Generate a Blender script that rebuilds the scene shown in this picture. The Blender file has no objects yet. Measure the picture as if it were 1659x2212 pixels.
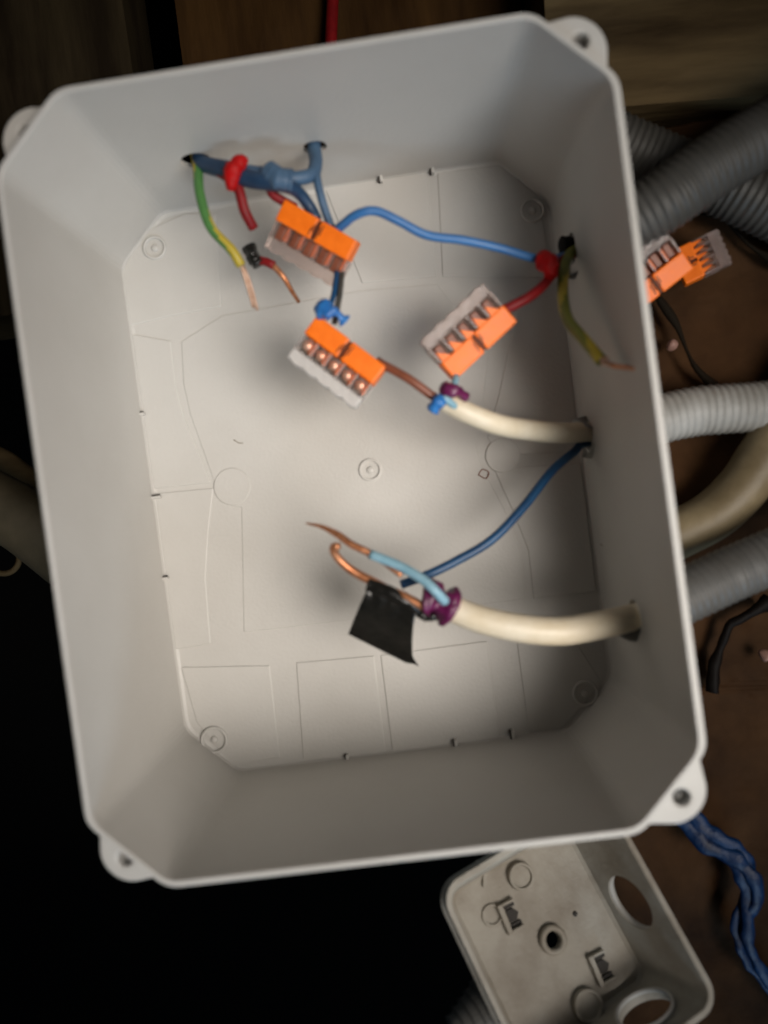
import bpy, bmesh, math, random
from mathutils import Vector, Matrix, noise
R = math.radians
random.seed(4)
SC = bpy.context.scene
COL = SC.collection

# ------------------------------------------------------------------ camera
CAM_ROT = Matrix(((0.9901838510563239, 0.13314206447752533, 0.04253388971077985),
                  (-0.13369432244092164, 0.9909680268070014, 0.010401826440569112),
                  (-0.040764804112483725, -0.015986260128602218, 0.9990408751561526)))
CAM_POS = Vector((0.01878784, -0.01519948, 0.31455056))
FPX = 1627.816
cam = bpy.data.cameras.new('camera')
cam.sensor_fit = 'HORIZONTAL'
cam.sensor_width = 36.0
cam.lens = FPX / 1659.0 * 36.0
cam.clip_start = 0.01
cam.clip_end = 50
cam.dof.use_dof = True
cam.dof.focus_distance = 0.37
cam.dof.aperture_fstop = 6.6
camo = bpy.data.objects.new('camera', cam)
COL.objects.link(camo)
camo.matrix_world = Matrix.Translation(CAM_POS) @ CAM_ROT.to_4x4()
SC.camera = camo

# ------------------------------------------------------------------ light
w = bpy.data.worlds.new('World')
SC.world = w
w.use_nodes = True
w.node_tree.nodes['Background'].inputs[0].default_value = (0.80, 0.86, 1.0, 1)
w.node_tree.nodes['Background'].inputs[1].default_value = 0.012

def area(name, pos, target, size, power, color):
    l = bpy.data.lights.new(name, 'AREA')
    l.shape = 'DISK'
    l.size = size
    l.energy = power
    l.color = color
    o = bpy.data.objects.new(name, l)
    COL.objects.link(o)
    o.location = pos
    o.rotation_euler = (Vector(target) - Vector(pos)).to_track_quat('-Z', 'Y').to_euler()
    return o

sp = bpy.data.lights.new('work_lamp', 'SPOT')
sp.energy = 25.0
sp.color = (1.0, 0.925, 0.85)
sp.spot_size = R(48)
sp.spot_blend = 1.0
sp.shadow_soft_size = 0.19
spo = bpy.data.objects.new('work_lamp', sp)
COL.objects.link(spo)
spo.location = (0.24, -0.12, 0.50)
spo.rotation_euler = (Vector((-0.030, -0.005, 0.0)) - spo.location).to_track_quat('-Z', 'Y').to_euler()
area('window_light', (0.32, -0.95, 0.62), (0, 0.1, 0.05), 0.35, 3.4, (0.58, 0.79, 1.0))

SC.view_settings.view_transform = 'Standard'
SC.view_settings.look = 'None'
SC.view_settings.exposure = 0.0
SC.view_settings.gamma = 1.0

# ------------------------------------------------------------------ helpers
def ray(x, y):
    return CAM_ROT @ Vector(((x - 829.5) / FPX, -(y - 1106.0) / FPX, -1.0))

def on_plane(x, y, p0, n):
    r = ray(x, y)
    n = Vector(n)
    return CAM_POS + r * ((Vector(p0) - CAM_POS).dot(n) / r.dot(n))

def at(x, y, z):
    return on_plane(x, y, (0, 0, z), (0, 0, 1))

def P(lst):
    return [at(*q) for q in lst]

TONE = 0.80
def mat(name, base, rough=0.5, metal=0.0, base2=None, scale=60.0, bump=0.0, bscale=300.0, trans=0.0,
        coat=0.0, sss=0.0, stretch=None, contrast=(0.35, 0.65), ior=1.46, detail=6.0, spec=0.5):
    base = tuple(c * TONE for c in base)
    base2 = tuple(c * TONE for c in base2) if base2 else None
    m = bpy.data.materials.new(name)
    m.use_nodes = True
    nt = m.node_tree
    b = nt.nodes['Principled BSDF']
    b.inputs['Base Color'].default_value = (*base, 1)
    b.inputs['Roughness'].default_value = rough
    b.inputs['Metallic'].default_value = metal
    b.inputs['IOR'].default_value = ior
    b.inputs['Specular IOR Level'].default_value = spec
    b.inputs['Transmission Weight'].default_value = trans
    b.inputs['Coat Weight'].default_value = coat
    tc = nt.nodes.new('ShaderNodeTexCoord')
    src = tc.outputs['Object']
    if stretch:
        mp = nt.nodes.new('ShaderNodeMapping')
        mp.inputs['Scale'].default_value = stretch
        nt.links.new(src, mp.inputs[0])
        src = mp.outputs[0]
    if base2:
        n = nt.nodes.new('ShaderNodeTexNoise')
        n.inputs['Scale'].default_value = scale
        n.inputs['Detail'].default_value = detail
        n.inputs['Roughness'].default_value = 0.6
        nt.links.new(src, n.inputs['Vector'])
        cr = nt.nodes.new('ShaderNodeValToRGB')
        cr.color_ramp.elements[0].position = contrast[0]
        cr.color_ramp.elements[1].position = contrast[1]
        cr.color_ramp.elements[0].color = (*base2, 1)
        cr.color_ramp.elements[1].color = (*base, 1)
        nt.links.new(n.outputs['Fac'], cr.inputs[0])
        nt.links.new(cr.outputs[0], b.inputs['Base Color'])
        mr = nt.nodes.new('ShaderNodeMapRange')
        mr.inputs['To Min'].default_value = max(0.02, rough - 0.08)
        mr.inputs['To Max'].default_value = min(1, rough + 0.08)
        nt.links.new(n.outputs['Fac'], mr.inputs['Value'])
        nt.links.new(mr.outputs[0], b.inputs['Roughness'])
    if bump:
        n2 = nt.nodes.new('ShaderNodeTexNoise')
        n2.inputs['Scale'].default_value = bscale
        n2.inputs['Detail'].default_value = 4
        nt.links.new(src, n2.inputs['Vector'])
        bp = nt.nodes.new('ShaderNodeBump')
        bp.inputs['Strength'].default_value = bump
        bp.inputs['Distance'].default_value = 0.001
        nt.links.new(n2.outputs['Fac'], bp.inputs['Height'])
        nt.links.new(bp.outputs[0], b.inputs['Normal'])
    return m

M = {}
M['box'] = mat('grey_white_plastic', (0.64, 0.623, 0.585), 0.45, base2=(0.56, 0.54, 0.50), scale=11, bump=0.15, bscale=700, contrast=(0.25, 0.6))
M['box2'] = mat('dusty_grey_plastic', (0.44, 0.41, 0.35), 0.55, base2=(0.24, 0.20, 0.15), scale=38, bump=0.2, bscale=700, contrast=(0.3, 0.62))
M['recess'] = mat('dark_recess', (0.05, 0.045, 0.04), 0.8)  # dark colour standing in for shade in slots and openings; also a small mark
M['orange'] = mat('orange_plastic', (1.15, 0.225, 0.004), 0.45, base2=(1.05, 0.19, 0.003), scale=300, bump=0.08)
M['clear'] = mat('clear_plastic', (0.93, 0.86, 0.82), 0.18, trans=0.72, bump=0.15, bscale=500, ior=1.3)
M['frost'] = mat('frosted_clear_plastic', (0.86, 0.82, 0.78), 0.32, trans=0.35, bump=0.4, bscale=450, ior=1.35)
M['clear_dim'] = mat('dusty_clear_plastic', (1.0, 0.84, 0.78), 0.2, trans=0.85, bump=0.3, bscale=450, ior=1.3)
M['contact'] = mat('copper_clip', (1.0, 0.66, 0.50), 0.30, metal=0.6, base2=(0.95, 0.45, 0.28), scale=500)
M['copper'] = mat('bare_copper', (0.72, 0.33, 0.17), 0.36, metal=0.7, base2=(0.42, 0.15, 0.06), scale=500)
M['pale_copper'] = mat('pale_copper', (0.66, 0.45, 0.34), 0.4, metal=0.4, base2=(0.5, 0.3, 0.2), scale=500)
M['blue'] = mat('blue_insulation', (0.055, 0.21, 0.50), 0.38, base2=(0.04, 0.165, 0.42), scale=150)
M['blue_dark'] = mat('dark_blue_insulation', (0.010, 0.08, 0.20), 0.4, base2=(0.008, 0.055, 0.15), scale=150)
M['navy'] = mat('navy_insulation', (0.018, 0.055, 0.12), 0.45, base2=(0.012, 0.035, 0.08), scale=150)
M['blue_grey'] = mat('slate_blue_insulation', (0.075, 0.15, 0.25), 0.5, base2=(0.05, 0.105, 0.19), scale=150)
M['blue_pale'] = mat('pale_blue_insulation', (0.30, 0.50, 0.60), 0.4, base2=(0.22, 0.42, 0.52), scale=250)
M['blue_tape'] = mat('bright_blue_tape', (0.035, 0.23, 0.62), 0.3, base2=(0.02, 0.13, 0.42), scale=250, bump=0.5, bscale=500)
M['red'] = mat('dark_red_insulation', (0.27, 0.008, 0.010), 0.48, base2=(0.18, 0.006, 0.008), scale=200, spec=0.3)
M['red_tape'] = mat('red_tape', (0.55, 0.003, 0.003), 0.5, base2=(0.34, 0.002, 0.002), scale=250, bump=0.5, bscale=500, spec=0.25)
M['brown'] = mat('brown_insulation', (0.27, 0.085, 0.045), 0.42, base2=(0.20, 0.06, 0.03), scale=200)
M['green'] = mat('green_insulation', (0.085, 0.25, 0.06), 0.42, base2=(0.07, 0.2, 0.05), scale=200)
M['yellow'] = mat('yellow_insulation', (0.55, 0.42, 0.04), 0.42, base2=(0.45, 0.34, 0.03), scale=200)
M['olive'] = mat('olive_green_insulation', (0.20, 0.21, 0.02), 0.42, base2=(0.15, 0.16, 0.02), scale=200)
M['cream'] = mat('cream_sheath', (0.88, 0.79, 0.62), 0.42, base2=(0.80, 0.69, 0.50), scale=120, bump=0.1, bscale=400)
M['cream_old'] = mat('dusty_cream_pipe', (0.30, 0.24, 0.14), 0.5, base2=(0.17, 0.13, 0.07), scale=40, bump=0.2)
M['purple'] = mat('purple_tape', (0.16, 0.012, 0.085), 0.3, base2=(0.08, 0.006, 0.045), scale=250, bump=0.5, bscale=500)
M['black'] = mat('black_tape', (0.008, 0.008, 0.007), 0.2, base2=(0.014, 0.013, 0.011), scale=200, bump=0.55, bscale=260)
M['pipe_dim'] = mat('grimy_pipe', (0.14, 0.11, 0.065), 0.6, base2=(0.07, 0.055, 0.03), scale=30)  # darkened cream: the pipe's dim light is put into the colour
M['twig'] = mat('dark_twig', (0.013, 0.009, 0.005), 0.8, bump=0.4, spec=0.1)  # near-black tone for the strips that stand in for ground cracks
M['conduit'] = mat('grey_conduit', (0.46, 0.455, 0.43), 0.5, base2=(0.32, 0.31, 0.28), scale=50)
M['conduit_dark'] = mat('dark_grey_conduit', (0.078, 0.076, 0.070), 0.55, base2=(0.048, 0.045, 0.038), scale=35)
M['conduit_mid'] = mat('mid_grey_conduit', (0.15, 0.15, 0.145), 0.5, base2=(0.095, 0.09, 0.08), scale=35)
M['earth'] = mat('brown_earth', (0.085, 0.041, 0.017), 0.85, base2=(0.022, 0.010, 0.004), scale=22, bump=0.9, bscale=130, contrast=(0.3, 0.7), spec=0.12)
M['timber'] = mat('olive_timber', (0.17, 0.120, 0.058), 0.75, base2=(0.055, 0.036, 0.017), scale=14, bump=0.6, bscale=60, stretch=(0.6, 3.5, 3.5), spec=0.12)
M['plank'] = mat('orange_brown_plank', (0.090, 0.045, 0.013), 0.7, base2=(0.035, 0.016, 0.005), scale=14, bump=0.5, bscale=60, stretch=(3.5, 0.5, 3.5), spec=0.12)
M['plank_dark'] = mat('dark_plank', (0.060, 0.045, 0.022), 0.75, base2=(0.018, 0.012, 0.006), scale=10, bump=0.5, bscale=60, stretch=(3.5, 0.5, 3.5), spec=0.12)
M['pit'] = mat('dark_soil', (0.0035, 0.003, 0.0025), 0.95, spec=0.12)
M['scrap'] = mat('black_scrap', (0.006, 0.004, 0.003), 0.6, bump=0.4, spec=0.12)
M['cord'] = mat('blue_plastic_cord', (0.001, 0.030, 0.11), 0.46, base2=(0.0005, 0.006, 0.03), scale=90, bump=0.6, bscale=250, spec=0.3)
M['pink'] = mat('pink_grit', (0.35, 0.2, 0.16), 0.6)
M['ink'] = mat('dark_print', (0.12, 0.03, 0.008), 0.6)  # print colour, also painted shade inside the connector notch

def empty(name, label, cat, loc=(0, 0, 0), rot=None, group=None):
    o = bpy.data.objects.new(name, None)
    o.empty_display_size = 0.01
    COL.objects.link(o)
    mtx = Matrix.Translation(Vector(loc))
    if rot is not None:
        mtx = mtx @ rot.to_4x4()
    o.matrix_world = mtx
    o['label'] = label
    o['category'] = cat
    if group:
        o['group'] = group
    return o

def tag(o, label, cat, group=None):
    o['label'] = label
    o['category'] = cat
    if group:
        o['group'] = group
    return o

def obj(name, bm, m, parent=None, smooth=False, bevel=0.0, world=True, kind=None, label=None):
    """world=True: the vertices are world coordinates, kept in place under the parent."""
    me = bpy.data.meshes.new(name)
    bmesh.ops.recalc_face_normals(bm, faces=bm.faces)
    bm.to_mesh(me)
    bm.free()
    for x in (m if isinstance(m, (list, tuple)) else [m]):
        me.materials.append(x)
    if smooth:
        for p in me.polygons:
            p.use_smooth = True
    o = bpy.data.objects.new(name, me)
    COL.objects.link(o)
    if parent:
        o.parent = parent
        if world:
            # move vertices into the parent's own space
            me.transform(chain_world(parent).inverted())
    if bevel:
        b = o.modifiers.new('edge', 'BEVEL')
        b.width = bevel
        b.segments = 2
        b.limit_method = 'ANGLE'
        b.angle_limit = R(35)
    if kind:
        o['kind'] = kind
    if label:
        o['label'] = label
    return o

def chain_world(o):
    mtx = Matrix.Identity(4)
    while o:
        mtx = o.matrix_basis @ mtx
        o = o.parent
    return mtx

def box_bm(bm, lo, hi, mtx=None):
    vs = []
    for z in (lo[2], hi[2]):
        for y in (lo[1], hi[1]):
            for x in (lo[0], hi[0]):
                v = Vector((x, y, z))
                vs.append(bm.verts.new(mtx @ v if mtx else v))
    for f in ((0, 1, 3, 2), (4, 6, 7, 5), (0, 4, 5, 1), (2, 3, 7, 6), (0, 2, 6, 4), (1, 5, 7, 3)):
        bm.faces.new([vs[i] for i in f])

def prism(bm, pts, z0, z1, up=None):
    """pts: list of Vector (any plane); extruded from offset z0 to z1 along up."""
    up = Vector(up or (0, 0, 1))
    a = [bm.verts.new(p + up * z0) for p in pts]
    b = [bm.verts.new(p + up * z1) for p in pts]
    n = len(pts)
    bm.faces.new(b)
    bm.faces.new(a[::-1])
    for i in range(n):
        bm.faces.new((a[i], a[(i + 1) % n], b[(i + 1) % n], b[i]))

def frame_from(p, n, hint=(0, 0, 1)):
    n = Vector(n).normalized()
    h = Vector(hint)
    if abs(h.dot(n)) > 0.95:
        h = Vector((0, 1, 0))
    x = h.cross(n).normalized()
    y = n.cross(x)
    m = Matrix((x, y, n)).transposed().to_4x4()
    return Matrix.Translation(p) @ m

def lathe(bm, prof, mtx, n=32, cap=True):
    rings = []
    for r, z in prof:
        if r < 1e-6:
            rings.append([bm.verts.new(mtx @ Vector((0, 0, z)))])
        else:
            rings.append([bm.verts.new(mtx @ Vector((r * math.cos(2 * math.pi * i / n), r * math.sin(2 * math.pi * i / n), z))) for i in range(n)])
    for a, b in zip(rings, rings[1:]):
        for i in range(n):
            j = (i + 1) % n
            if len(a) == 1 and len(b) == 1:
                continue
            if len(a) == 1:
                bm.faces.new((a[0], b[i], b[j]))
            elif len(b) == 1:
                bm.faces.new((a[i], a[j], b[0]))
            else:
                bm.faces.new((a[i], a[j], b[j], b[i]))

def spline(pts, step):
    """Catmull-Rom samples at about `step` spacing."""
    p = [pts[0] * 2 - pts[1]] + list(pts) + [pts[-1] * 2 - pts[-2]]
    out = []
    for i in range(1, len(p) - 2):
        a, b, c, d = p[i - 1:i + 3]
        n = max(2, int((c - b).length / step))
        for k in range(n):
            t = k / n
            out.append(0.5 * ((2 * b) + (c - a) * t + (2 * a - 5 * b + 4 * c - d) * t * t + (3 * b - a - 3 * c + d) * t ** 3))
    out.append(pts[-1].copy())
    return out

def tube_bm(bm, pts, r, sides=14, step=0.0015, rfun=None, flat=1.0, mfun=None, cap=True, wob=0.0, seed=0, lump=0.0, lfreq=200):
    s = spline(pts, step) if step else pts
    L = [0.0]
    for a, b in zip(s, s[1:]):
        L.append(L[-1] + (b - a).length)
    tot = L[-1] or 1e-9
    t0 = (s[1] - s[0]).normalized()
    up = Vector((0, 0, 1)) if abs(t0.z) < 0.9 else Vector((0, 1, 0))
    side = t0.cross(up).normalized()
    rings = []
    off = Vector((seed * 3.7, seed * 1.3, 0))
    for i, p in enumerate(s):
        t = (s[min(i + 1, len(s) - 1)] - s[max(i - 1, 0)]).normalized()
        side = (side - t * side.dot(t)).normalized()
        nrm = side.cross(t)
        u = L[i] / tot
        rr = (r(u) if callable(r) else r) * (rfun(L[i]) if rfun else 1.0)
        c = p
        if wob:
            c = p + noise.noise_vector(p * 120 + off) * wob
        ring = []
        for k in range(sides):
            a = 2 * math.pi * k / sides
            q = c + (side * math.cos(a) + nrm * (math.sin(a) * flat)) * rr
            if lump:
                q = q + (q - c) * (noise.noise(q * lfreq + off) * lump)
            ring.append(bm.verts.new(q))
        rings.append(ring)
    for i in range(len(rings) - 1):
        for k in range(sides):
            j = (k + 1) % sides
            f = bm.faces.new((rings[i][k], rings[i][j], rings[i + 1][j], rings[i + 1][k]))
            if mfun:
                f.material_index = mfun(L[i], k, sides)
    if cap:
        bm.faces.new(rings[0][::-1])
        bm.faces.new(rings[-1])

def tube(name, pts, r, m, parent=None, smooth=True, label=None, **kw):
    bm = bmesh.new()
    tube_bm(bm, pts, r, **kw)
    return obj(name, bm, m, parent, smooth=smooth, label=label)

def boolean_cut(o, cutter_bm):
    me = bpy.data.meshes.new('cut')
    bmesh.ops.recalc_face_normals(cutter_bm, faces=cutter_bm.faces)
    cutter_bm.to_mesh(me)
    cutter_bm.free()
    c = bpy.data.objects.new('cut', me)
    COL.objects.link(c)
    c.matrix_world = chain_world(o)
    md = o.modifiers.new('cut', 'BOOLEAN')
    md.operation = 'DIFFERENCE'
    md.solver = 'EXACT'
    md.object = c
    bpy.context.view_layer.update()
    dg = bpy.context.evaluated_depsgraph_get()
    new = bpy.data.meshes.new_from_object(o.evaluated_get(dg))
    o.modifiers.clear()
    old = o.data
    o.data = new
    new.name = old.name
    bpy.data.objects.remove(c)

# ------------------------------------------------------------------ setting
def fbm(p, k):
    return noise.fractal(p * k, 1.0, 2.0, 5)

def ground_edge(y):
    if y > -0.112:
        return -0.045
    return 0.030 + (-0.112 - y) * 0.32

bm = bmesh.new()
NX, NY = 150, 150
gv = []
for j in range(NY + 1):
    y = 0.124 - 0.75 * (j / NY) ** 1.3
    row = []
    for i in range(NX + 1):
        x0 = ground_edge(y)
        x = x0 + (0.55 - x0) * (i / NX) ** 1.2
        p = Vector((x, y, 0))
        under = max(0.0, min(1.0, max(x - 0.098, -0.124 - y) / 0.03))   # flat where the box rests
        z = -0.0032 + under * (fbm(p, 22) * 0.004 + fbm(p + Vector((3, 1, 0)), 90) * 0.0013 - 0.003)
        row.append(bm.verts.new((x, y, z)))
    gv.append(row)
for j in range(NY):
    for i in range(NX):
        bm.faces.new((gv[j][i], gv[j][i + 1], gv[j + 1][i + 1], gv[j + 1][i]))
# cut faces going down along the broken edges
def skirt(line):
    low = [bm.verts.new((v.co.x, v.co.y, -0.12)) for v in line]
    for a in range(len(line) - 1):
        bm.faces.new((line[a], line[a + 1], low[a + 1], low[a]))
skirt([gv[j][0] for j in range(NY + 1)])
skirt([gv[0][i] for i in range(NX + 1)])
g = obj('ground', bm, M['earth'], smooth=True)
g['kind'] = 'structure'
g['label'] = 'rough dark brown earth the junction box rests on'

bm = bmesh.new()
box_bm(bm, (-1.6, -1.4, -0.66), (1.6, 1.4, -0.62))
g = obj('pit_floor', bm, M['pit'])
g['kind'] = 'structure'

def beam(name, x0, x1, y0, y1, z0, z1, m, label, rot=0.0, parent=None):
    e = empty(name, label, 'timber', ((x0 + x1) / 2, (y0 + y1) / 2, z0), Matrix.Rotation(rot, 3, 'Z'))
    bm = bmesh.new()
    w2, l2 = (x1 - x0) / 2, (y1 - y0) / 2
    nx, ny = 24, 24
    vs = [[bm.verts.new((-w2 + 2 * w2 * i / nx, -l2 + 2 * l2 * j / ny,
                         z1 - z0 + fbm(Vector((x0 + i * w2 / 12, y0 + j * l2 / 12, 1)), 18) * 0.002)) for i in range(nx + 1)] for j in range(ny + 1)]
    for j in range(ny):
        for i in range(nx):
            bm.faces.new((vs[j][i], vs[j][i + 1], vs[j + 1][i + 1], vs[j + 1][i]))
    edge = [vs[0][i] for i in range(nx)] + [vs[j][nx] for j in range(ny)] + [vs[ny][i] for i in range(nx, 0, -1)] + [vs[j][0] for j in range(ny, 0, -1)]
    low = [bm.verts.new((v.co.x, v.co.y, 0)) for v in edge]
    n = len(edge)
    for i in range(n):
        bm.faces.new((edge[i], edge[(i + 1) % n], low[(i + 1) % n], low[i]))
    bm.faces.new(low)
    o = obj('board', bm, m, e, world=False)
    return e

a_, b_ = at(1347, 200, 0.0), at(1659, 172, 0.0)
ang = math.atan2(b_.y - a_.y, b_.x - a_.x)
beam('timber_beam', a_.x - 0.02, a_.x + 0.7, a_.y + 0.012 - 0.04, a_.y + 0.30, -0.06, 0.0, M['timber'],
     'olive brown timber beam beyond the black gap, behind the box corner', rot=ang)
beam('wooden_plank', -0.062, 0.098, 0.10, 0.55, -0.075, -0.04, M['plank'],
     'orange brown plank running away behind the middle of the box')
beam('wooden_plank', -0.42, -0.088, 0.10, 0.55, -0.085, -0.045, M['plank_dark'],
     'almost black plank behind the blurred corner of the box')
tag(tube('red_wire', P([(712, 150, -0.03), (716, 60, -0.032), (722, -80, -0.035)]), 0.0028, M['red']),
    'thin dark red wire lying on the orange brown plank', 'wire')

# ------------------------------------------------------------------ junction box
W, H, CH, D = 0.19, 0.24649, 0.02268, 0.0904

def octo(d, z, r=0.0040, n=5, w=W, h=H, ch=CH):
    a, b, c = w / 2 - d, h / 2 - d, ch - 0.586 * d
    v = [(-a + c, b), (a - c, b), (a, b - c), (a, -b + c), (a - c, -b), (-a + c, -b), (-a, -b + c), (-a, b - c)]
    out = []
    for i in range(8):
        p0, p1, p2 = Vector(v[i - 1]), Vector(v[i]), Vector(v[(i + 1) % 8])
        q0 = p1 + (p0 - p1).normalized() * r
        q1 = p1 + (p2 - p1).normalized() * r
        for k in range(n):
            t = k / (n - 1)
            q = q0 * (1 - t) ** 2 + p1 * 2 * t * (1 - t) + q1 * t * t
            out.append(Vector((q.x, q.y, z)))
    return out

def loft(bm, loops, close_first=True, close_last=True):
    rings = [[bm.verts.new(p) for p in L] for L in loops]
    n = len(rings[0])
    for a, b in zip(rings, rings[1:]):
        for i in range(n):
            bm.faces.new((a[i], a[(i + 1) % n], b[(i + 1) % n], b[i]))
    if close_first:
        bm.faces.new(rings[0][::-1])
    if close_last:
        bm.faces.new(rings[-1])

jb = empty('junction_box', 'large open grey-white plastic junction box with chamfered corners, cables inside', 'junction box', (0, 0, -0.0024))
bm = bmesh.new()
loft(bm, [octo(.0038, -.0024), octo(.0032, -.0018), octo(.0014, .0840), octo(.0000, .0846), octo(.0000, .0880), octo(.0003, .0884),
          octo(.0012, .0885), octo(.0013, .0900), octo(.0016, .0904), octo(.0028, .0904), octo(.0031, .0900), octo(.0031, .0880),
          octo(.0046, .0016), octo(.0052, .0004), octo(.0064, .0000)])
shell = obj('shell', bm, M['box'], jb)

DR = .0015 / .0864
def right_wall(x, y):
    return on_plane(x, y, (W / 2 - .0046, 0, 0), (1, 0, -DR))
def top_wall(x, y):
    return on_plane(x, y, (0, H / 2 - .0046, 0), (0, 1, -DR))

H1, H2, H3 = right_wall(1235, 537), right_wall(1268, 940), right_wall(1372, 1333)
T1, T2 = top_wall(424, 347), top_wall(680, 318)
for p, r, n in ((H1, .0058, (1, 0, 0)), (H2, .0062, (1, 0, 0)), (H3, .0064, (1, 0, 0)), (T1, .0056, (0, 1, 0)), (T2, .0045, (0, 1, 0))):
    c = bmesh.new()
    mtx = frame_from(p - Vector(n) * .01, n)
    lathe(c, [(0, 0), (r, 0), (r, .02), (0, .02)], mtx, 32)
    c.transform(Matrix.Translation((0, 0, 0.0024)))
    boolean_cut(shell, c)
for p in shell.data.polygons:
    p.use_smooth = False

# corner lugs with their screw holes
def lug(sx, sy):
    top = {(1, -1): .0865, (1, 1): .0845, (-1, 1): .0825, (-1, -1): .0835}[(sx, sy)]
    a, b = W / 2 - .0010, H / 2 - .0010
    r = 0.0105
    pts = [Vector((a - CH + .0015, b - .0012, 0)), Vector((a - r, b, 0))]
    for k in range(1, 8):
        t = k / 8 * math.pi / 2
        pts.append(Vector((a - r + r * math.sin(t), b - r + r * math.cos(t), 0)))
    pts += [Vector((a, b - r, 0)), Vector((a - .0012, b - CH + .0015, 0))]
    pts = [Vector((p.x * sx, p.y * sy, 0)) for p in pts]
    bm = bmesh.new()
    prism(bm, pts, .050, top)
    o = obj('screw_lug', bm, M['box'], jb)
    c = bmesh.new()
    hc = Vector(((W / 2 - .0088) * sx, (H / 2 - .0088) * sy, 0.0024 + top - .0865))
    lathe(c, [(0, .078), (.0024, .078), (.0028, .095), (0, .095)], Matrix.Translation(hc), 24)
    boolean_cut(o, c)
    b = o.modifiers.new('edge', 'BEVEL')
    b.width = .0007
    b.segments = 2
    b.limit_method = 'ANGLE'
    b.angle_limit = R(50)
    bm = bmesh.new()
    lathe(bm, [(0, .0786), (.0016, .0786), (.0016, .0808), (.0010, .0816), (0, .0814)], Matrix.Translation(hc), 16)
    obj('screw', bm, M['conduit_mid'], o)
for sx in (-1, 1):
    for sy in (-1, 1):
        lug(sx, sy)

# raised panels moulded into the floor of the box
panels = [
    [(266, 582), (312, 500), (400, 462), (468, 462), (478, 662), (375, 682), (275, 705)],
    [(286, 722), (370, 737), (380, 830), (397, 900), (427, 970), (456, 1043), (333, 1056)],
    [(336, 1066), (462, 1054), (451, 1150), (445, 1250), (456, 1390), (380, 1403)],
    [(392, 1441), (583, 1437), (605, 1636), (500, 1652), (425, 1560)],
    [(640, 1431), (808, 1416), (834, 1630), (655, 1640)],
    [(822, 1415), (1052, 1384), (1080, 1592), (848, 1628)],
    [(1116, 1386), (1235, 1371), (1300, 1475), (1215, 1572), (1142, 1582)],
    [(1066, 1012), (1110, 1110), (1141, 1190), (1152, 1293), (1288, 1278), (1255, 1000)],
    [(1220, 640), (1120, 652), (1078, 850), (1052, 945), (1080, 985), (1250, 975)],
    [(700, 402), (925, 376), (942, 598), (782, 612)],
    [(945, 374), (1085, 356), (1165, 430), (1190, 600), (956, 598)],
    [(392, 738), (480, 682), (782, 628), (944, 614), (1056, 760), (1040, 900), (1028, 960), (1042, 1012), (1096, 1112), (1125, 1192), (1136, 1294),
     (527, 1366), (522, 1096), (500, 1094), (468, 1056), (436, 965), (411, 895), (397, 830)],
]
for k, pl in enumerate(panels):
    bm = bmesh.new()
    prism(bm, [at(x, y, 0) for x, y in pl], -0.0003, 0.00055 if k != 11 else 0.00040)
    obj('raised_panel', bm, M['box'], jb, bevel=0.0005)
# round bosses and dimples
def ring_bm(c, r, wd, h, n=36):
    bm = bmesh.new()
    lathe(bm, [(r - wd, -.0002), (r - wd, h * .8), (r - wd * .7, h), (r - wd * .3, h), (r, h * .8), (r, -.0002)], Matrix.Translation(c), n)
    return bm
for x, y, r, h in ((335, 536, 26, .0012), (464, 1597, 30, .0016), (1264, 1497, 28, .0014), (800, 1015, 25, .0007), (1150, 455, 26, .0012)):
    c = at(x, y, 0.0004)
    obj('moulded_ring', ring_bm(c, r * .3146 / FPX, .0012, h), M['box'], jb, smooth=True)
    bm = bmesh.new()
    lathe(bm, [(0, h * .8), (.0012, h * .8), (.0016, h * .3), (.0016, -.0002)], Matrix.Translation(c), 20)
    obj('moulded_stud', bm, M['box'], jb, smooth=True)
for x, y, r in ((502, 1051, 41), (1086, 984, 38)):
    bm = bmesh.new()
    rr = r * .3146 / FPX
    lathe(bm, [(0, .0008), (rr - .0004, .0008), (rr, .0004), (rr, -.0002)], Matrix.Translation(at(x, y, 0)), 40)
    obj('round_pad', bm, M['box'], jb, smooth=False)
# small clips at the foot of the walls, dark blocks painting slot shade
def clip(x, y, wx, wy, hz, dark=True):
    c = at(x, y, 0.0012)
    bm = bmesh.new()
    box_bm(bm, (c.x - wx / 2, c.y - wy / 2, 0), (c.x + wx / 2, c.y + wy / 2, hz))
    o = obj('wall_clip', bm, M['box'], jb, bevel=0.0003)
    if dark:
        bm = bmesh.new()
        if wx > wy:
            box_bm(bm, (c.x - wx * .38, c.y + wy / 2 + .0001, 0.0003), (c.x + wx * .38, c.y + wy / 2 + .0006, hz * .8))
        else:
            box_bm(bm, (c.x - wx / 2 - .0006, c.y - wy * .45, 0.0003), (c.x - wx / 2 - .0001, c.y + wy * .45, hz * .8))
        obj('slot', bm, M['recess'], o)  # solid dark block, its colour replaces the shade of a slot
for x, y in ((300, 896), (335, 1075), (352, 1250)):
    clip(x, y, .0055, .0012, .003)
clip(268, 714, .0035, .0020, .003, False)
clip(372, 1434, .0030, .0024, .003, False)
for x, y in ((752, 1640), (985, 1608), (1108, 1588)):
    clip(x, y, .0012, .0050, .0035)
for x, y in ((873, 1637), (1120, 1606), (632, 1664)):
    clip(x, y, .0085, .0012, .0022, False)
for x, y in ((823, 384), (934, 366)):
    clip(x, y, .0013, .0045, .0035)
clip(700, 384, .0060, .0014, .004, False)
# little mark scratched in the floor
tube('scratch', [at(x, y, .0006) for x, y in ((1033, 1027), (1041, 1014), (1056, 1020), (1050, 1034), (1034, 1026))], .00022, M['brown'], jb, step=0.001, sides=6)
tube('scratch', [at(x, y, .0006) for x, y in ((505, 950), (516, 957), (525, 957))], .00022, M['box2'], jb, step=0.001, sides=6)

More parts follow.
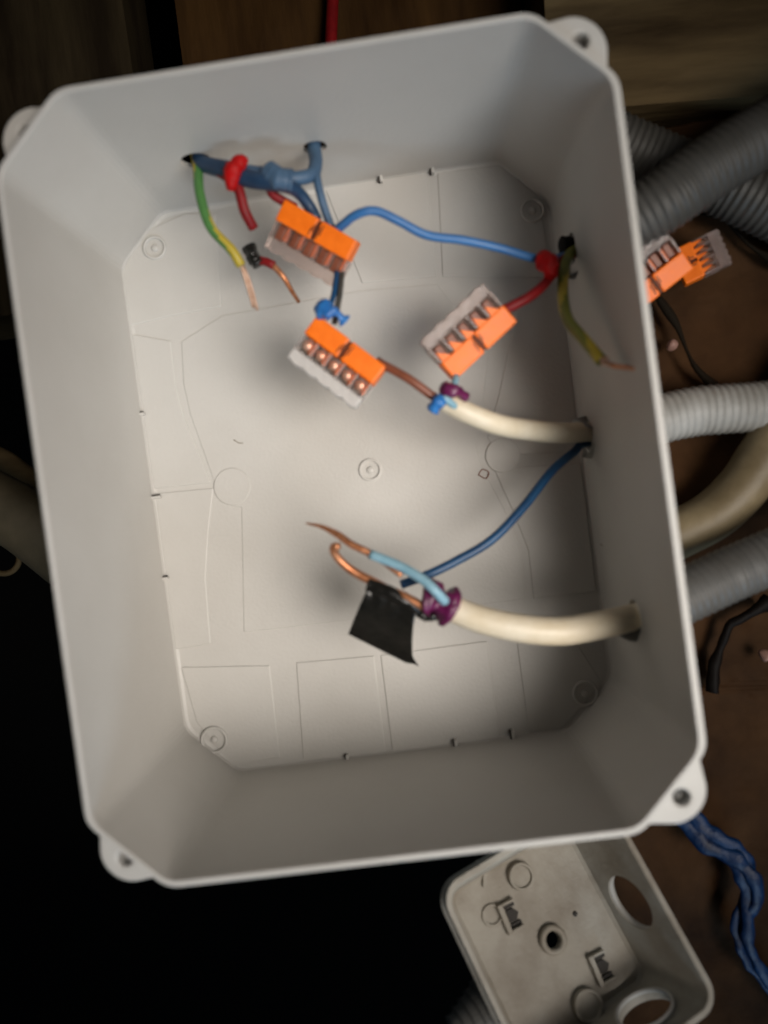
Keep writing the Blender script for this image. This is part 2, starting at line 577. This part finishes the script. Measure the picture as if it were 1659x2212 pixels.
# ------------------------------------------------------------------ wire connectors
def make_connector(q0, q1, qd, z, label, tilt=0.0, L=.030, cm='contact', style='B', dz=0.0, group='orange and clear push-in wire connectors'):
    """q0-q1: the ends of the orange back edge in the picture; qd: a point on its clear side."""
    a, b, d = at(*q0, z), at(*q1, z), at(*qd, z)
    X = (b - a).normalized()
    Y = d - a
    Y = (Y - X * Y.dot(X)).normalized()
    Z = X.cross(Y)
    if Z.z < 0:
        X, Z = -X, -Z
    rot = Matrix((X, Y, Z)).transposed() @ Matrix.Rotation(tilt, 3, 'X') @ Matrix.Rotation(dz, 3, 'Y')
    c = (a + b) / 2 - Z * .0085
    e = empty('wire_connector', label, 'wire connector', c, rot, group)
    h, hl = .0085, L / 2
    # orange block: two halves with a gap between, teeth towards the bays
    for s in (-1, 1):
        bm = bmesh.new()
        x0, x1 = (-hl, -.0006) if s < 0 else (.0006, hl)
        box_bm(bm, (x0, 0, 0.0003), (x1, .0078, h + .0004))
        obj('orange_block', bm, M['orange'], e, world=False, bevel=.0006)
    bm = bmesh.new()
    box_bm(bm, (-.0006, .0004, .0003), (.0006, .0076, h - .0008))
    obj('notch', bm, M['ink'], e, world=False)  # dark filler: shade between the halves put into its colour
    bm = bmesh.new()
    for k in range(6):
        x = -.0022 + k * .00075
        box_bm(bm, (x, .0012 + (k % 3) * .0012, h + .00035), (x + .0004, .0052 + (k % 2) * .0014, h + .00055))
    obj('printed_mark', bm, M['ink'], e, world=False)
    pitch = (L - .001) / 5
    for k in range(6):                       # clear walls between the five bays
        x = -hl + .0005 + k * pitch
        bm = bmesh.new()
        box_bm(bm, (x - .0004, .0079, 0.0006), (x + .0004, .0140, h - .0006))
        obj('bay_wall', bm, M['clear'] if style == 'B' else M['clear_dim'], e, world=False)
    bm = bmesh.new()
    box_bm(bm, (-hl, .0079, -.0004), (hl, .0140, .0004))
    obj('bottom_plate', bm, M['frost'] if style == 'B' else M['clear_dim'], e, world=False)
    for k in range(5):
        x = -hl + .0005 + (k + .5) * pitch
        bm = bmesh.new()
        if style == 'C':
            box_bm(bm, (x - pitch * .27, .0090, .0010), (x + pitch * .27, .0130, h - .0035))
            obj('contact', bm, M[cm], e, world=False, bevel=.0005)
        elif style == 'B':                    # rounded copper clip, with the orange wedge beside it
            lathe(bm, [(0, .0022), (.0010, .0020), (.0019, .0010), (.0021, -.0004), (.0018, -.0028), (0, -.0028)],
                  Matrix.Translation((x, .0104, h - .0030)), 16)
            obj('contact', bm, M[cm], e, world=False, smooth=True)
        else:
            box_bm(bm, (x - pitch * .27, .0080, .0010), (x + pitch * .27, .0136, h - .0016))
            obj('contact', bm, M[cm], e, world=False, bevel=.0005)
        bm = bmesh.new()
        if style == 'C':
            prism(bm, [Vector((x - pitch * .42, .0074, 0)), Vector((x + pitch * .30, .0074, 0)), Vector((x - pitch * .34, .0116, 0))], .0010, h + .0001)
        else:
            box_bm(bm, (x - pitch * .46, .0079, h - .0040), (x - pitch * .34, .0128, h - .0012))
        obj('wedge', bm, M['orange'], e, world=False)
    bm = bmesh.new()                         # frosted front bar, scalloped at each bay
    n = 40
    top, bot = [], []
    for i in range(n + 1):
        x = -hl + L * i / n
        sc = .0007 * abs(math.sin(math.pi * (x + hl) / pitch))
        top.append(Vector((x, .0178 + sc, 0)))
        bot.append(Vector((x, .0139, 0)))
    prism(bm, top + bot[::-1], .0004, h - .0008)
    obj('front_bar', bm, M['frost'] if style == 'B' else M['clear_dim'], e, world=False, bevel=.0006)
    return e

make_connector((686, 680), (833, 791), (783, 860), .052, 'orange connector with five bright copper clips, in the middle of the box', style='B')
make_connector((619, 417), (780, 510), (564, 487), .046, 'orange connector with dull brown bays, nearest the red taped wire bundle', tilt=R(-14), cm='brown', style='A')
make_connector((1110, 689), (979, 813), (895, 758), .046, 'orange toothed connector leaning by the cream cable and dark red wire', tilt=R(10), cm='brown', style='C')
make_connector((1372, 672), (1492, 575), (1330, 600), .030, 'orange connector outside the box, half hidden behind the rim', tilt=R(8), cm='brown', style='A', L=.028, dz=R(-8))
make_connector((1462, 532), (1497, 612), (1545, 500), .010, 'orange connector outside the box, lying beside another with its clear side outward', tilt=R(18), cm='pale_copper', style='C', L=.0145)

# ------------------------------------------------------------------ wires
def stripe(L, k, sides):
    return 1 if ((k + L * 260) % sides) < sides * 0.42 else 0

def crumple(name, pts, r, m, parent=None, seed=0, lump=0.55, lfreq=260, label=None, flat=0.8, step=.0006, saw=.10):
    return tube(name, pts, r, m, parent, smooth=True, sides=24, step=.0003, flat=flat, lump=lump * .55, lfreq=lfreq, seed=seed, label=label, rfun=lambda L: 1 - saw / 2 + saw * ((L / .0021) % 1.0))

# green and yellow earth wire, upper left
e = empty('earth_wire', 'green and yellow wire with bare pale end, hanging from the left wall hole', 'wire', T1)
tube('insulation', [T1 + Vector((-.001, .008, 0))] + P([(426, 356, .040), (432, 420, .046), (455, 490, .046), (500, 540, .044), (521, 574, .042)]), .0018, [M['green'], M['yellow']], e, mfun=stripe)
for q in ([(519, 570, .042), (532, 610, .040), (548, 665, .036)], [(524, 572, .042), (540, 612, .040), (556, 670, .036)], [(521, 571, .041), (534, 615, .038), (550, 655, .034)]):
    tube('copper_strand', P(q), .00062, M['pale_copper'], e, sides=8)

# red wire with tape
e = empty('red_wire', 'dark red wire with a bright red tape wrap, upper left of the box', 'wire', T1)
tube('insulation', [T1 + Vector((.001, .008, .001))] + P([(432, 352, .040), (475, 372, .046), (512, 402, .048), (528, 455, .046), (548, 493, .042)]), .0019, M['red'], e)
crumple('tape_wrap', P([(532, 344, .050), (514, 352, .052), (503, 378, .052), (498, 412, .050)]), lambda u: .0010 + .0020 * math.sin(.25 + u * 2.7), M['red_tape'], e, seed=2, lump=.8, label='bright red tape wrap')
tag(tube('red_wire', P([(578, 396, .046), (584, 410, .047), (594, 424, .045), (640, 450, .042)]), .0017, M['red']), 'short red wire tail poking out above the brown-bay connector', 'wire')

# slate blue wires of the bundle
tag(tube('blue_wire', [T1 + Vector((.002, .008, -.001))] + P([(432, 348, .040), (480, 366, .046), (545, 388, .050), (610, 398, .051), (645, 416, .046), (668, 446, .042), (684, 476, .041)]),
         lambda u: .0022 + .0010 * math.sin(min(1, u * 1.2) * 3.14), M['navy']), 'thick dark navy blue wire running along the bundle to the connector', 'wire')
tag(tube('blue_wire', [T2 + Vector((0, .008, 0))] + P([(679, 322, .036), (682, 352, .040), (672, 378, .044), (630, 386, .047), (585, 378, .048), (535, 372, .047), (480, 360, .044)]),
         .0025, M['blue_grey']), 'slate blue wire bending from the upper hole back along the bundle', 'wire')
tag(tube('blue_wire', [T2 + Vector((.001, .008, .001))] + P([(683, 330, .037), (684, 380, .044), (692, 420, .044), (704, 460, .042), (716, 492, .041)]), .0015, M['blue_grey']),
    'thin slate blue wire dropping from the upper hole into the connector', 'wire')
tag(crumple('blue_tape', P([(580, 366, .051), (600, 384, .053), (632, 390, .052)]), .0036, M['blue_grey'], seed=5, lump=.4), 'slate blue tape wrapped round the wire bundle', 'tape')

# red wire stub with black tape end
e = empty('red_wire', 'short red wire stub with black taped end, below the brown-bay connector', 'wire', at(570, 560, .030))
crumple('tape_end', P([(536, 532, .034), (546, 552, .034), (560, 572, .034)]), .0029, M['black'], e, seed=9, lump=.5, label='black tape over the wire end')
tube('insulation', P([(556, 562, .034), (574, 565, .034), (592, 574, .034)]), .0016, M['red'], e)
tube('copper_end', P([(588, 571, .034), (612, 598, .033), (630, 628, .030), (646, 653, .027)]), lambda u: .0012 - .0005 * u, M['copper'], e)

# link between the two left connectors
e = empty('link_wire', 'pair of dark wires with crumpled bright blue tape between the two connectors', 'wire', at(722, 650, .045))
tube('insulation', P([(728, 588, .041), (722, 630, .045), (712, 668, .048), (706, 690, .047)]), .0010, M['blue_dark'], e)
tube('insulation', P([(738, 590, .041), (734, 632, .045), (728, 670, .047), (722, 700, .047)]), .0011, M['conduit_dark'], e)
crumple('tape_wrap', P([(688, 664, .051), (708, 672, .054), (728, 676, .054), (744, 694, .052)]), lambda u: .0024 + .0012 * math.sin(u * 6.2), M['blue_tape'], e, seed=12, lump=.8, lfreq=380, label='crumpled bright blue tape')

# long blue wire
e = empty('blue_wire', 'long bright blue wire arching across the upper box to the red tape', 'wire', at(735, 492, .042))
tube('insulation', P([(720, 505, .042), (742, 484, .046), (774, 462, .050), (812, 456, .050), (862, 478, .048), (922, 508, .045), (1000, 519, .043), (1080, 536, .040), (1165, 560, .035), (1215, 555, .029)]) + [H1 + Vector((.009, -.001, 0))],
     .0016, M['blue'], e)
e = empty('red_wire', 'dark red wire curving from the red tape into the toothed connector', 'wire', at(1190, 590, .036))
tube('insulation', [H1 + Vector((.009, 0, -.001))] + P([(1222, 556, .029), (1198, 585, .034), (1178, 612, .040), (1145, 640, .044), (1100, 664, .045), (1080, 672, .044)]), .0018, M['red'], e)
crumple('tape_wrap', P([(1170, 548, .037), (1182, 562, .040), (1190, 585, .041), (1184, 604, .040)]), lambda u: .0012 + .0024 * math.sin(.25 + u * 2.7), M['red_tape'], e, seed=21, lump=.9, label='red tape wrap')

# olive earth wire by the right wall
e = empty('earth_wire', 'olive green and yellow wire with stripped end, hanging against the shaded wall', 'wire', H1)
tube('insulation', [H1 + Vector((.009, .001, .001))] + P([(1232, 548, .028), (1218, 590, .036), (1216, 640, .042), (1226, 690, .050), (1258, 730, .058), (1300, 780, .065)]), .0020, [M['olive'], M['yellow']], e, mfun=lambda L, k, s: 1 if ((k + L * 420) % s) < s * .3 else 0)
tube('copper_end', P([(1297, 777, .065), (1325, 790, .069), (1355, 794, .074), (1382, 799, .078)]), lambda u: .0009 - .0003 * u, M['copper'], e)
for dx, dy in ((-4, 8), (10, -8), (14, 9)):
    tube('torn_strand', P([(1297, 777, .066), (1303 + dx * .5, 779 + dy * .6, .068), (1305 + dx, 780 + dy, .069)]), .0005, M['pale_copper'], e, sides=7)
tag(crumple('black_tape', [H1 + Vector((.002, .0005, 0)), H1 + Vector((-.0015, .001, .001)), H1 + Vector((-.004, .001, .002))], .0034, M['scrap'], seed=31, lump=.4), 'dark tape lump plugging the upper hole in the shaded wall', 'tape')

# lower blue wire
tag(tube('blue_wire', [H2 + Vector((.009, -.0035, -.001))] + P([(1262, 958, .013), (1238, 978, .018), (1190, 1020, .026), (1130, 1096, .032), (1062, 1166, .036), (985, 1212, .038), (925, 1241, .040), (866, 1263, .040)]),
         .0017, M['blue_dark']), 'dark blue wire sweeping down from the wall to the lower cable', 'wire')

# cream cable, upper
e = empty('cable', 'upper cream cable with a brown wire reaching the middle connector', 'cable', H2, group='cream sheathed cables inside the box')
tube('sheath', P([(958, 866, .046), (1010, 892, .045), (1080, 918, .040), (1160, 931, .030), (1230, 935, .018)]) + [H2 + Vector((.010, .001, 0))], lambda u: .0037 + .0004 * u, M['cream'], e, sides=22)
tube('brown_core', P([(965, 870, .046), (935, 856, .048), (885, 820, .050), (832, 790, .048), (815, 780, .047)]), .0016, M['brown'], e)
tube('pale_core', P([(985, 880, .048), (962, 862, .051), (948, 866, .051), (940, 880, .050)]), .0014, M['blue_pale'], e)
crumple('purple_tape', P([(955, 838, .048), (975, 842, .051), (992, 846, .050), (1004, 858, .047)]), lambda u: .0022 + .0008 * math.sin(u * 6.2), M['purple'], e, seed=41, lump=.7, label='crumpled purple tape')
crumple('blue_tape', P([(952, 858, .051), (944, 870, .052), (936, 886, .050)]), .0022, M['blue_tape'], e, seed=44, lump=.8, lfreq=380, label='crumpled bright blue tape')
tag(tube('purple_wire', P([(985, 810, .045), (983, 825, .048), (980, 842, .049)]), .0012, M['blue_pale']), 'tiny pale wire under the toothed connector, above the purple tape', 'wire')

# cream cable, lower, with its cores and tapes
e = empty('cable', 'lower cream cable with purple tape, bare copper cores and a black tape flag', 'cable', H3, group='cream sheathed cables inside the box')
tube('sheath', P([(966, 1310, .052), (1035, 1337, .053), (1125, 1357, .053), (1210, 1363, .051), (1290, 1351, .047)]) + [H3 + Vector((-.001, 0, 0)), H3 + Vector((.012, .002, 0))], lambda u: .0047 + .0003 * math.sin(u * 3.1), M['cream'], e, sides=24)
crumple('purple_tape', P([(920, 1292, .053), (938, 1294, .054), (960, 1306, .054), (976, 1312, .053)]), lambda u: .0056 + .0012 * math.sin(u * 9), M['purple'], e, seed=51, lump=.45, lfreq=300, label='crumpled purple tape round the cable end')
tube('pale_core', P([(962, 1300, .0585), (940, 1276, .0615), (912, 1251, .0605), (862, 1222, .058), (800, 1197, .056)]), .0017, M['blue_pale'], e)
tube('copper_core', P([(806, 1200, .056), (760, 1176, .056), (724, 1152, .055), (694, 1137, .054), (662, 1129, .053)]), lambda u: .0013 if u < .55 else .0013 - .0022 * (u - .55), M['copper'], e, wob=.0004)
tube('copper_core', P([(868, 1244, .057), (830, 1215, .056), (798, 1199, .054)]), .0010, M['copper'], e)
tube('copper_core', P([(930, 1318, .055), (880, 1292, .055), (820, 1264, .054), (770, 1238, .054), (738, 1214, .055), (722, 1195, .057), (722, 1181, .059), (734, 1181, .060)]), lambda u: .0016 - .0006 * max(0, u - .6), M['copper'], e, wob=.0004)
tube('black_core', P([(902, 1322, .052), (920, 1333, .052), (945, 1330, .052)]), .0016, M['black'], e)
# tape rolled along the copper and its hanging flag, sharply creased
crumple('tape_roll', P([(795, 1262, .054), (840, 1280, .055), (885, 1303, .055), (908, 1316, .054)]), lambda u: .0026 - .0006 * u, M['black'], e, seed=61, lump=.35, saw=0)
bm = bmesh.new()
nu, nv = 26, 22
TL_, TR_, BL_, BR_ = (798, 1262, .055), (900, 1312, .055), (752, 1370, .047), (893, 1440, .040)
grid = []
for j in range(nv + 1):
    v = j / nv
    row = []
    for i in range(nu + 1):
        u = i / nu
        x = (TL_[0] * (1 - u) + TR_[0] * u) * (1 - v) + (BL_[0] * (1 - u) + BR_[0] * u) * v
        y = (TL_[1] * (1 - u) + TR_[1] * u) * (1 - v) + (BL_[1] * (1 - u) + BR_[1] * u) * v
        x -= 6 * math.sin(v * math.pi) * (1 if u > .5 else .3)
        if v > .85 and u > .9:
            x += 12 * (v - .85) / .15
        z = (TL_[2] * (1 - u) + TR_[2] * u) * (1 - v) + (BL_[2] * (1 - u) + BR_[2] * u) * v
        p = Vector((x * .004, y * .004, 0))
        z += .0022 * math.sin(v * math.pi * 1.6) + .0012 * noise.noise(p * 4) + .0009 * abs(noise.noise(p * 9 + Vector((5, 0, 0))))
        row.append(bm.verts.new(at(x, y, z)))
    grid.append(row)
for j in range(nv):
    for i in range(nu):
        bm.faces.new((grid[j][i], grid[j][i + 1], grid[j + 1][i + 1], grid[j + 1][i]))
o = obj('tape_flag', bm, M['black'], e, smooth=True, label='black tape flag, creased and shiny')
sd = o.modifiers.new('thick', 'SOLIDIFY')
sd.thickness = .00035

# ------------------------------------------------------------------ conduits and pipes outside the box
def corr(name, pts, r, m, label, cat='conduit', pitch=.0029, amp=.03):
    o = tube(name, pts, r, m, None, sides=28, step=.0005, rfun=lambda L: 1 + amp * math.sin(2 * math.pi * L / pitch))
    return tag(o, label, cat, 'corrugated conduits outside the box')

OUT = Vector((.001, 0, 0))
def outside(p, extra=.0006):          # point just outside the wall at the hole
    return Vector((W / 2 - .0030 + extra, p.y, p.z))
def ext(p, d, n=9, step=.03, bend=0.0, z=None):
    out, d = [], Vector(d).normalized()
    for k in range(n):
        d = Matrix.Rotation(bend, 3, 'Z') @ d
        p = p + d * step
        out.append(Vector((p.x, p.y, z if z is not None else p.z)))
    return out
def run(start, pic, **kw):
    q = P(pic)
    d = (q[-1] - q[-2])
    d.z = 0
    return start + q + ext(q[-1], d, **kw)
X_ = Vector((1, 0, 0))
o2 = outside(H2); o2.z = .0105
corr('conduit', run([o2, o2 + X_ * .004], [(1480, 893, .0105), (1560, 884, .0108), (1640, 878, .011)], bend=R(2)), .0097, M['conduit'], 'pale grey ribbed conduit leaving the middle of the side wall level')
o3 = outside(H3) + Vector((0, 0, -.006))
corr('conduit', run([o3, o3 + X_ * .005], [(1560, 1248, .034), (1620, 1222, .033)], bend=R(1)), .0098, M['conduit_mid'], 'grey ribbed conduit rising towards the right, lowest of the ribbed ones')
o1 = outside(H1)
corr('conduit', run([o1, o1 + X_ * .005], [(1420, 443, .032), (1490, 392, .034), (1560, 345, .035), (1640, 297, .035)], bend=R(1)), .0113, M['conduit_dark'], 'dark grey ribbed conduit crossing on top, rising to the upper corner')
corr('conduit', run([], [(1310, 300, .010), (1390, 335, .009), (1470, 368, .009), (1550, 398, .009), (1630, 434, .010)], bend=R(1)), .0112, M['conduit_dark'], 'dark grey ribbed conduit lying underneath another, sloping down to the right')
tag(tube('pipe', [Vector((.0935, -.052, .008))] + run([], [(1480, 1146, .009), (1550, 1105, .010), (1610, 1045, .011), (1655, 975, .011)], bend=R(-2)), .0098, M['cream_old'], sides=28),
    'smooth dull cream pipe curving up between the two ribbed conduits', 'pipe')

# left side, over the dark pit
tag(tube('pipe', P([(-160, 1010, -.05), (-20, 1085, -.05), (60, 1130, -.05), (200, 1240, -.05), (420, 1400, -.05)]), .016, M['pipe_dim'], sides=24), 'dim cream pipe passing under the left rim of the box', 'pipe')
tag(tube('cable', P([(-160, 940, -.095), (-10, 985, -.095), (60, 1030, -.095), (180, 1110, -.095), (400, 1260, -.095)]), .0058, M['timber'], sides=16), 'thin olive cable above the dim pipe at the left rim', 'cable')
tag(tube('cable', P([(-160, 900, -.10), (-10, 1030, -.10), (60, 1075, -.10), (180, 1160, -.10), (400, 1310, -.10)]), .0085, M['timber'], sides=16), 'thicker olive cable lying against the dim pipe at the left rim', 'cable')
ringp = [at(8 + 34 * math.cos(t), 1205 + 34 * math.sin(t), -.09) for t in [i * math.pi / 8 for i in range(17)]]
tag(tube('wire_loop', ringp, .0016, M['timber'], sides=10), 'small dull wire loop hanging below the dim pipe', 'wire')

# things on the earth
e = empty('plastic_cord', 'crumpled shiny blue plastic cord lying on the earth beside the small box', 'cord', at(1590, 1900, 0))
cp = P([(1455, 1745, .004), (1500, 1788, .005), (1560, 1832, .007), (1612, 1880, .008), (1620, 1940, .007), (1600, 2000, .006), (1618, 2060, .005), (1650, 2110, .004), (1700, 2180, .003), (1760, 2300, .003)])
cs = spline(cp, .004)
for k in range(3):
    q = []
    for i, p in enumerate(cs):
        a = i * .22 + k * 2.1 + 1.5 * noise.noise(p * 40)
        fall = 1 - .75 * i / len(cs)
        q.append(p + Vector((math.cos(a) * .0030 * fall + .0012 * noise.noise(p * 90 + Vector((k, 0, 0))), math.sin(a) * .0024 * fall, .0015 * math.cos(a * 1.0 + 1) + .001)))
    tube('film_strand', q, lambda u: .0034 * (1 - .6 * u), M['cord'], e, sides=18, step=.0009, lump=.75, lfreq=150, flat=.42, seed=70 + k * 3)
tag(tube('cord_scrap', P([(1660, 1300, .002), (1600, 1338, .003), (1575, 1352, .002), (1556, 1400, .001), (1546, 1440, .001), (1540, 1495, .001)]), lambda u: .0032 - .0015 * math.sin(u * 3.1), M['scrap'], lump=.6, lfreq=150, sides=16), 'torn black strip lying on the earth under the lowest ribbed conduit', 'scrap')
tag(tube('stick', P([(1420, 640, .002), (1460, 700, .002), (1500, 790, .002), (1560, 850, .001)]), lambda u: .0012 + .0005 * math.sin(u * 9), M['twig'], lump=.5, lfreq=120, sides=12), 'black stick on the earth below the outside connectors', 'stick')  # added dark strip where the earth has a crack
tag(tube('stick', P([(1500, 455, .002), (1560, 468, .001), (1620, 530, .001), (1700, 580, .001)]), lambda u: .0012 + .0005 * math.sin(u * 9), M['twig'], lump=.5, lfreq=120, sides=12), 'black stick on the earth under the crossing dark conduits', 'stick')  # added dark strip where the earth has a black gap
for i, (x, y, r, l) in enumerate(((1452, 745, .0022, 'small pinkish stone chip below the outside connectors'), (1655, 1416, .0025, 'small pinkish stone chip by the black strip'))):
    bm = bmesh.new()
    bmesh.ops.create_icosphere(bm, subdivisions=3, radius=r, matrix=Matrix.Translation(at(x, y, .001)))
    for v in bm.verts:
        v.co += noise.noise_vector(v.co * 260) * .0012
    tag(obj('stone_chip', bm, M['pink'], smooth=True), l, 'stone')

# ------------------------------------------------------------------ small box in front
th = R(20)
c0 = at(1250, 2046, .047)
uv_ = (at(1248 + 93.2, 2045 - 37, .046) - c0).normalized()
vv_ = Vector((0, 0, 1)).cross(uv_)                 # up in the picture
U = uv_ * math.cos(th) - Vector((0, 0, 1)) * math.sin(th)
N = uv_ * math.sin(th) + Vector((0, 0, 1)) * math.cos(th)
ph = R(18)
vv_, N = vv_ * math.cos(ph) - N * math.sin(ph), N * math.cos(ph) + vv_ * math.sin(ph)
ROT = Matrix((U, vv_, N)).transposed()
SB, SD = .0785, .035
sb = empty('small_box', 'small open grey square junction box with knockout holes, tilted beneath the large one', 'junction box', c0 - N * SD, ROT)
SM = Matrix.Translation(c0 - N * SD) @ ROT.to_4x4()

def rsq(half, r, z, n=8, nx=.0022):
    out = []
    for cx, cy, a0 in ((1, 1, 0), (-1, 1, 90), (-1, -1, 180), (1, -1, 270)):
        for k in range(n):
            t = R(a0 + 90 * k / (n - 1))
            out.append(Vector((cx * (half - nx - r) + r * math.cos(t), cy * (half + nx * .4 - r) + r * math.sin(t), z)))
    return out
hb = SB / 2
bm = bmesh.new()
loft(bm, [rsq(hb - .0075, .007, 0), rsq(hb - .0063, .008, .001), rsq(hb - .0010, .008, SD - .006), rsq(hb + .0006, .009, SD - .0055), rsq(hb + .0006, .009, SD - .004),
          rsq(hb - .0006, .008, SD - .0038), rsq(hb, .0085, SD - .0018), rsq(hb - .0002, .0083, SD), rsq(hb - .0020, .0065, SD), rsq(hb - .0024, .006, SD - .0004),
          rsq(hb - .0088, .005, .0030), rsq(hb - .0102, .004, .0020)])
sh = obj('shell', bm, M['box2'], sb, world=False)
def cut_local(o, prof, mtx, n=36):
    c = bmesh.new()
    lathe(c, prof, mtx, n)
    boolean_cut(o, c)
FZ = .002
def sfl(x, y, z=FZ):
    """picture point to the small box's own coordinates on its floor"""
    p = on_plane(x, y, SM @ Vector((0, 0, z)), N)
    return SM.inverted() @ p
chole = sfl(1192, 2030)
cut_local(sh, [(0, -.01), (.0031, -.01), (.0031, .02), (0, .02)], Matrix.Translation((chole.x, chole.y, 0)))
kh = (SM.inverted() @ on_plane(1358, 1935, SM @ Vector((hb - .005, 0, 0)), U))
cut_local(sh, [(0, -.012), (.0105, -.012), (.0105, .012), (0, .012)], frame_from(Vector((hb - .006, kh.y, .0175)), (1, 0, 0)))
cut_local(sh, [(0, -.012), (.0105, -.012), (.0105, .012), (0, .012)], frame_from(Vector(((sfl(1385, 2205).x - .002), -hb + .002, .0175)), (0, -1, 0)))
def ring_local(name, mtx, r0, r1, h, m, z0=0):
    bm = bmesh.new()
    lathe(bm, [(r0, z0), (r0, h), ((r0 + r1) / 2, h + .0003), (r1, h), (r1, z0)], mtx, 36)
    return obj(name, bm, m, sb, world=False, smooth=True)
ring_local('screw_collar', Matrix.Translation((chole.x, chole.y, FZ)), .0032, .0054, .0022, M['box2'])
ring_local('knockout_rim', frame_from(Vector((hb - .0059, kh.y, .0175)), (-.982, 0, .187)), .0104, .0114, .0014, M['box'])
ring_local('knockout_rim', frame_from(Vector(((sfl(1385, 2205).x - .002), -hb + .0050, .0175)), (0, .982, .187)), .0104, .0114, .0014, M['box'])
for x, y, r, h in ((1122, 1893, .0052, .0030), (1062, 1978, .0042, .0010), (1266, 2172, .0058, .0032)):
    p = sfl(x, y)
    bm = bmesh.new()
    lathe(bm, [(0, h - .0012), (r - .0014, h - .0012), (r - .0010, h), (r - .0003, h), (r, h - .0004), (r, -.0002)], Matrix.Translation((p.x, p.y, FZ)), 36)
    obj('round_boss', bm, M['box2'], sb, world=False, smooth=False)
for x, y in ((1102, 1978), (1298, 2088)):       # stepped moulded brackets with dark blocks painting the shade of openings
    p = sfl(x, y)
    bm = bmesh.new()
    q = sfl(x + 10, y + 30) - p
    a = math.atan2(q.y, q.x)
    mt = Matrix.Translation((p.x, p.y, FZ)) @ Matrix.Rotation(a + math.pi / 2 + R(5), 4, 'Z')
    box_bm(bm, (-.0042, -.0055, -.0002), (-.0022, .0055, .0030), mt)
    box_bm(bm, (-.0021, .0044, -.0002), (.0032, .0054, .0026), mt)
    box_bm(bm, (-.0021, -.0054, -.0002), (.0032, -.0044, .0026), mt)
    o = obj('bracket', bm, M['box2'], sb, world=False, bevel=.0003)
    bm = bmesh.new()
    for y0, y1, x1 in ((-.0042, -.0028, .0030), (-.0022, .0022, .0018), (.0028, .0042, .0030)):
        box_bm(bm, (-.0012, y0, .0001), (x1, y1, .0009), mt)
    prism(bm, [mt @ Vector(v) for v in ((.0018, -.002, .0001), (.0034, 0, .0001), (.0018, .002, .0001))], 0, .0008)
    m2 = obj('opening', bm, M['recess'], sb, world=False)  # solid dark blocks, shade of the cutouts given by colour
p = sfl(1045, 1890)
bm = bmesh.new()
mt = Matrix.Translation((p.x, p.y, FZ)) @ Matrix.Rotation(R(58), 4, 'Z')
box_bm(bm, (-.0045, -.0008, -.0002), (.0038, .0006, .0014), mt)
box_bm(bm, (.0039, -.0008, -.0002), (.0052, .0036, .0014), mt)
obj('moulded_mark', bm, M['box2'], sb, world=False, bevel=.0002)
for x, y in ((1242, 1973),):
    p = sfl(x, y)
    bm = bmesh.new()
    lathe(bm, [(0, .0006), (.0008, .0005), (.0011, 0)], Matrix.Translation((p.x, p.y, FZ)), 12)
    obj('pip', bm, M['recess'], sb, world=False, smooth=True)
# ribbed gland on its dark side
e2 = bmesh.new()
prof = [(0, 0)]
for k in range(5):
    prof += [(.0125 - k * .0012, k * .0032), (.0125 - k * .0012, k * .0032 + .0026)]
prof += [(0, .0160)]
lathe(e2, prof, frame_from(Vector((-hb + .0052, sfl(1010, 2150).y - .006, .017)), (-1, 0, 0)), 36)
obj('ribbed_gland', e2, M['conduit_mid'], sb, world=False)
